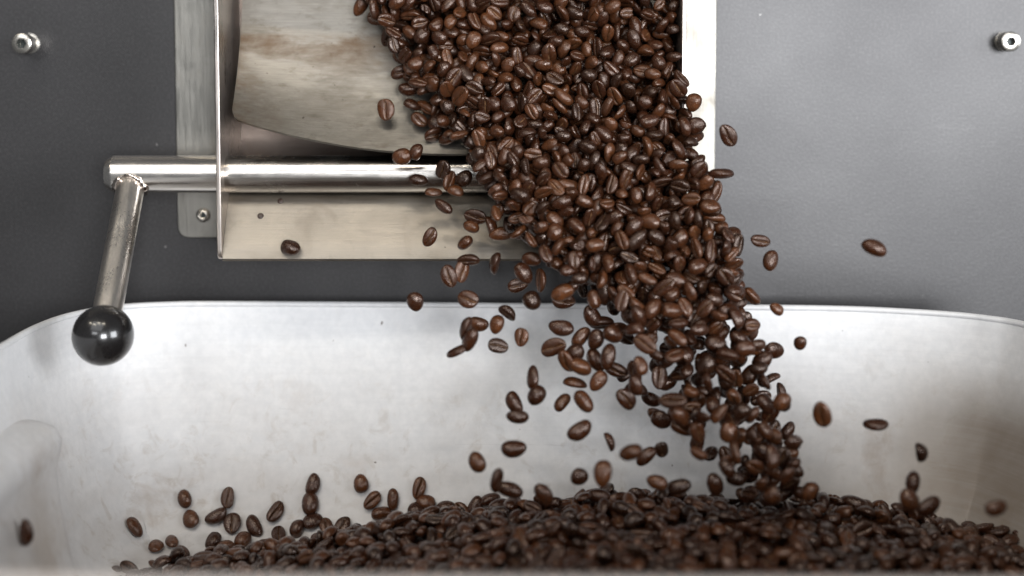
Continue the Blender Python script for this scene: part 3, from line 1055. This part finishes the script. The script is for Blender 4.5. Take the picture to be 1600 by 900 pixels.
def say(s):
    c, m3, py = Vector(s[0]), s[1], s[3]
    view = (Vector((0, -DIST, 0)) - c).normalized()
    dz = Vector(np.array(m3)[:, 2]).dot(view)
    axv = Vector(np.array(m3)[:, 0])
    end = abs(axv.dot(view)) > 0.85
    look = 'end-on' if end else 'smooth-backed' if dz > 0.55 else 'creased' if dz < -0.55 else 'edge-on'
    an = math.degrees(math.atan2(axv.z, axv.x)) % 180
    lie = '' if end else 'level ' if an < 25 or an > 155 else 'upright ' if 65 < an < 115 else 'right-leaning ' if an <= 65 else 'left-leaning '
    l, r_ = span(py)
    px = 800 + c.x / (c.y + DIST) * FPX
    f = (px - l) / max(1, r_ - l)
    if py < 240:
        third = 'left part' if f < 0.34 else 'middle' if f < 0.67 else 'right part'
        row = 'at the top of the picture' if py < 60 else 'halfway down the tongue plate' if py < 150 else 'level with the tongue lip'
        return f'{lie}{look} bean in the {third} of the flow, {row}', 'beans sliding over the tongue plate'
    half = 'left half' if f < 0.5 else 'right half'
    if py < 480:
        row = 'level with the cross shaft' if py < 310 else 'level with the chute lip' if py < 410 else 'just above the tray rim'
        return f'{lie}{look} bean in the {half} of the pouring stream, {row}', 'beans pouring off the chute'
    row = 'just below the tray rim' if py < 570 else 'halfway down the tray wall' if py < 670 else 'close above the pile'
    return f'{lie}{look} bean in the {half} of the stream tail, {row}', 'beans in the tail of the stream'


for i, s in enumerate(strm):
    if i in chosen:
        py = s[3]
        lb, g = say(s)
        BEANS.append((Vector(s[0]), s[1], s[2], lb, g))
    else:
        rest.append((s[0], s[1], s[2]))
stuff('coffee_bean_stream', rest, 'mass of roasted coffee beans packed behind the front ones of the pouring stream')

# --- the pile in the tray
SIL = [(-100, 905), (150, 905), (220, 890), (330, 872), (400, 858), (480, 842), (560, 826), (640, 810), (700, 801), (760, 792), (850, 780), (950, 774), (1050, 773), (1150, 776), (1250, 781), (1350, 790), (1450, 806),
       (1530, 822), (1600, 842), (1750, 885)]
RIDGE = -0.092
sx_ = [at(p, q_, RIDGE).x for p, q_ in SIL]
sz_ = [at(p, q_, RIDGE).z for p, q_ in SIL]


def pile_z(x, y):
    zr = np.interp(x, sx_, sz_)
    if y > RIDGE: z = zr - 0.0 - 0.55 * (y - RIDGE)
    else: z = zr - 0.020 * (RIDGE - y)
    z += 0.0016 * math.sin(x * 71 + 1.3) * math.sin(y * 83) + 0.001 * math.sin(x * 190 + y * 120)
    return z


items = []
FLOORZ = -0.2222
for layer, (md, drop, nt) in enumerate(((0.0055, 0.0, 48000), (0.0061, 0.0036, 20000))):
    cell = {}
    for _ in range(nt):
        x, y = random.uniform(-0.19, 0.235), random.uniform(-0.265, -0.058)
        z = pile_z(x, y) - drop + random.uniform(-0.0016, 0.0016)
        if z < FLOORZ + 0.002: continue
        ins = np.interp(-z, [-a for b, a in PROF], [b for b, a in PROF])
        yb = np.interp(x, [-0.2, -0.1885, -0.1765, -0.16, -0.1395, 0, 0.1258, 0.1734, 0.2084, 0.22], [-0.055, -0.034, -0.0245, -0.019, -0.0172, -0.0218, -0.0268, -0.0346, -0.052, -0.066])
        if y > yb - ins - 0.004: continue
        k = (int(x / md), int(y / md))
        bad = False
        for i in (-1, 0, 1):
            for j in (-1, 0, 1):
                for o_ in cell.get((k[0] + i, k[1] + j), ()):
                    if (o_[0] - x) ** 2 + (o_[1] - y) ** 2 < md * md: bad = True
        if bad: continue
        cell.setdefault(k, []).append((x, y))
        nrm = Vector(((pile_z(x - 0.004, y) - pile_z(x + 0.004, y)) / 0.008, (pile_z(x, y - 0.004) - pile_z(x, y + 0.004)) / 0.008, 1)).normalized()
        q = Vector((0, 0, 1)).rotation_difference(nrm)
        a = random.uniform(0, 2 * math.pi)
        tl = Quaternion((math.cos(a), math.sin(a), 0), R(min(75, abs(random.gauss(0, 32)))))
        m3 = (q @ tl @ Quaternion((0, 0, 1), random.uniform(0, 6.28))).to_matrix()
        if random.random() < 0.45: m3 = m3 @ Matrix.Rotation(math.pi, 3, 'X')
        items.append(((x, y, z), m3, random.uniform(0.80, 1.02)))
ny, nx = 30, 60
gv, gf = [], []
for j, y in enumerate(np.linspace(-0.058, -0.275, ny)):
    for i, x in enumerate(np.linspace(-0.17, 0.205, nx)):
        gv.append((x, y, max(-0.2219, pile_z(x, y) - 0.0075)))
for j in range(ny - 1):
    for i in range(nx - 1):
        a = j * nx + i
        gf.append((a, a + 1, a + nx + 1, a + nx))
stuff('coffee_bean_pile', items, 'heap of dark roasted coffee beans filling the tray under the stream', (gv, gf))

# --- link the individual beans
for i, (p, m3, sc, lb, g) in enumerate(BEANS):
    k = (i * 7 + random.randrange(24)) % 24
    if i < 150 and (100 + k) % 12 in (5, 9): k = (k + 1) % 24          # the named loose beans are whole
    o = bpy.data.objects.new('coffee_bean', HI[k])
    o.matrix_world = Matrix.Translation(p) @ m3.to_4x4() @ Matrix.Diagonal((sc * random.uniform(0.86, 1.10), sc * random.uniform(0.86, 1.08), sc * random.uniform(0.80, 1.10), 1))
    COL.objects.link(o)
    tag(o, lb or 'roasted bean at the right fringe of the stream before the bright flange', 'coffee bean', g or 'beans at the right fringe of the stream')
print('beans', len(BEANS), 'stream rest', len(rest), 'pile', len(items))
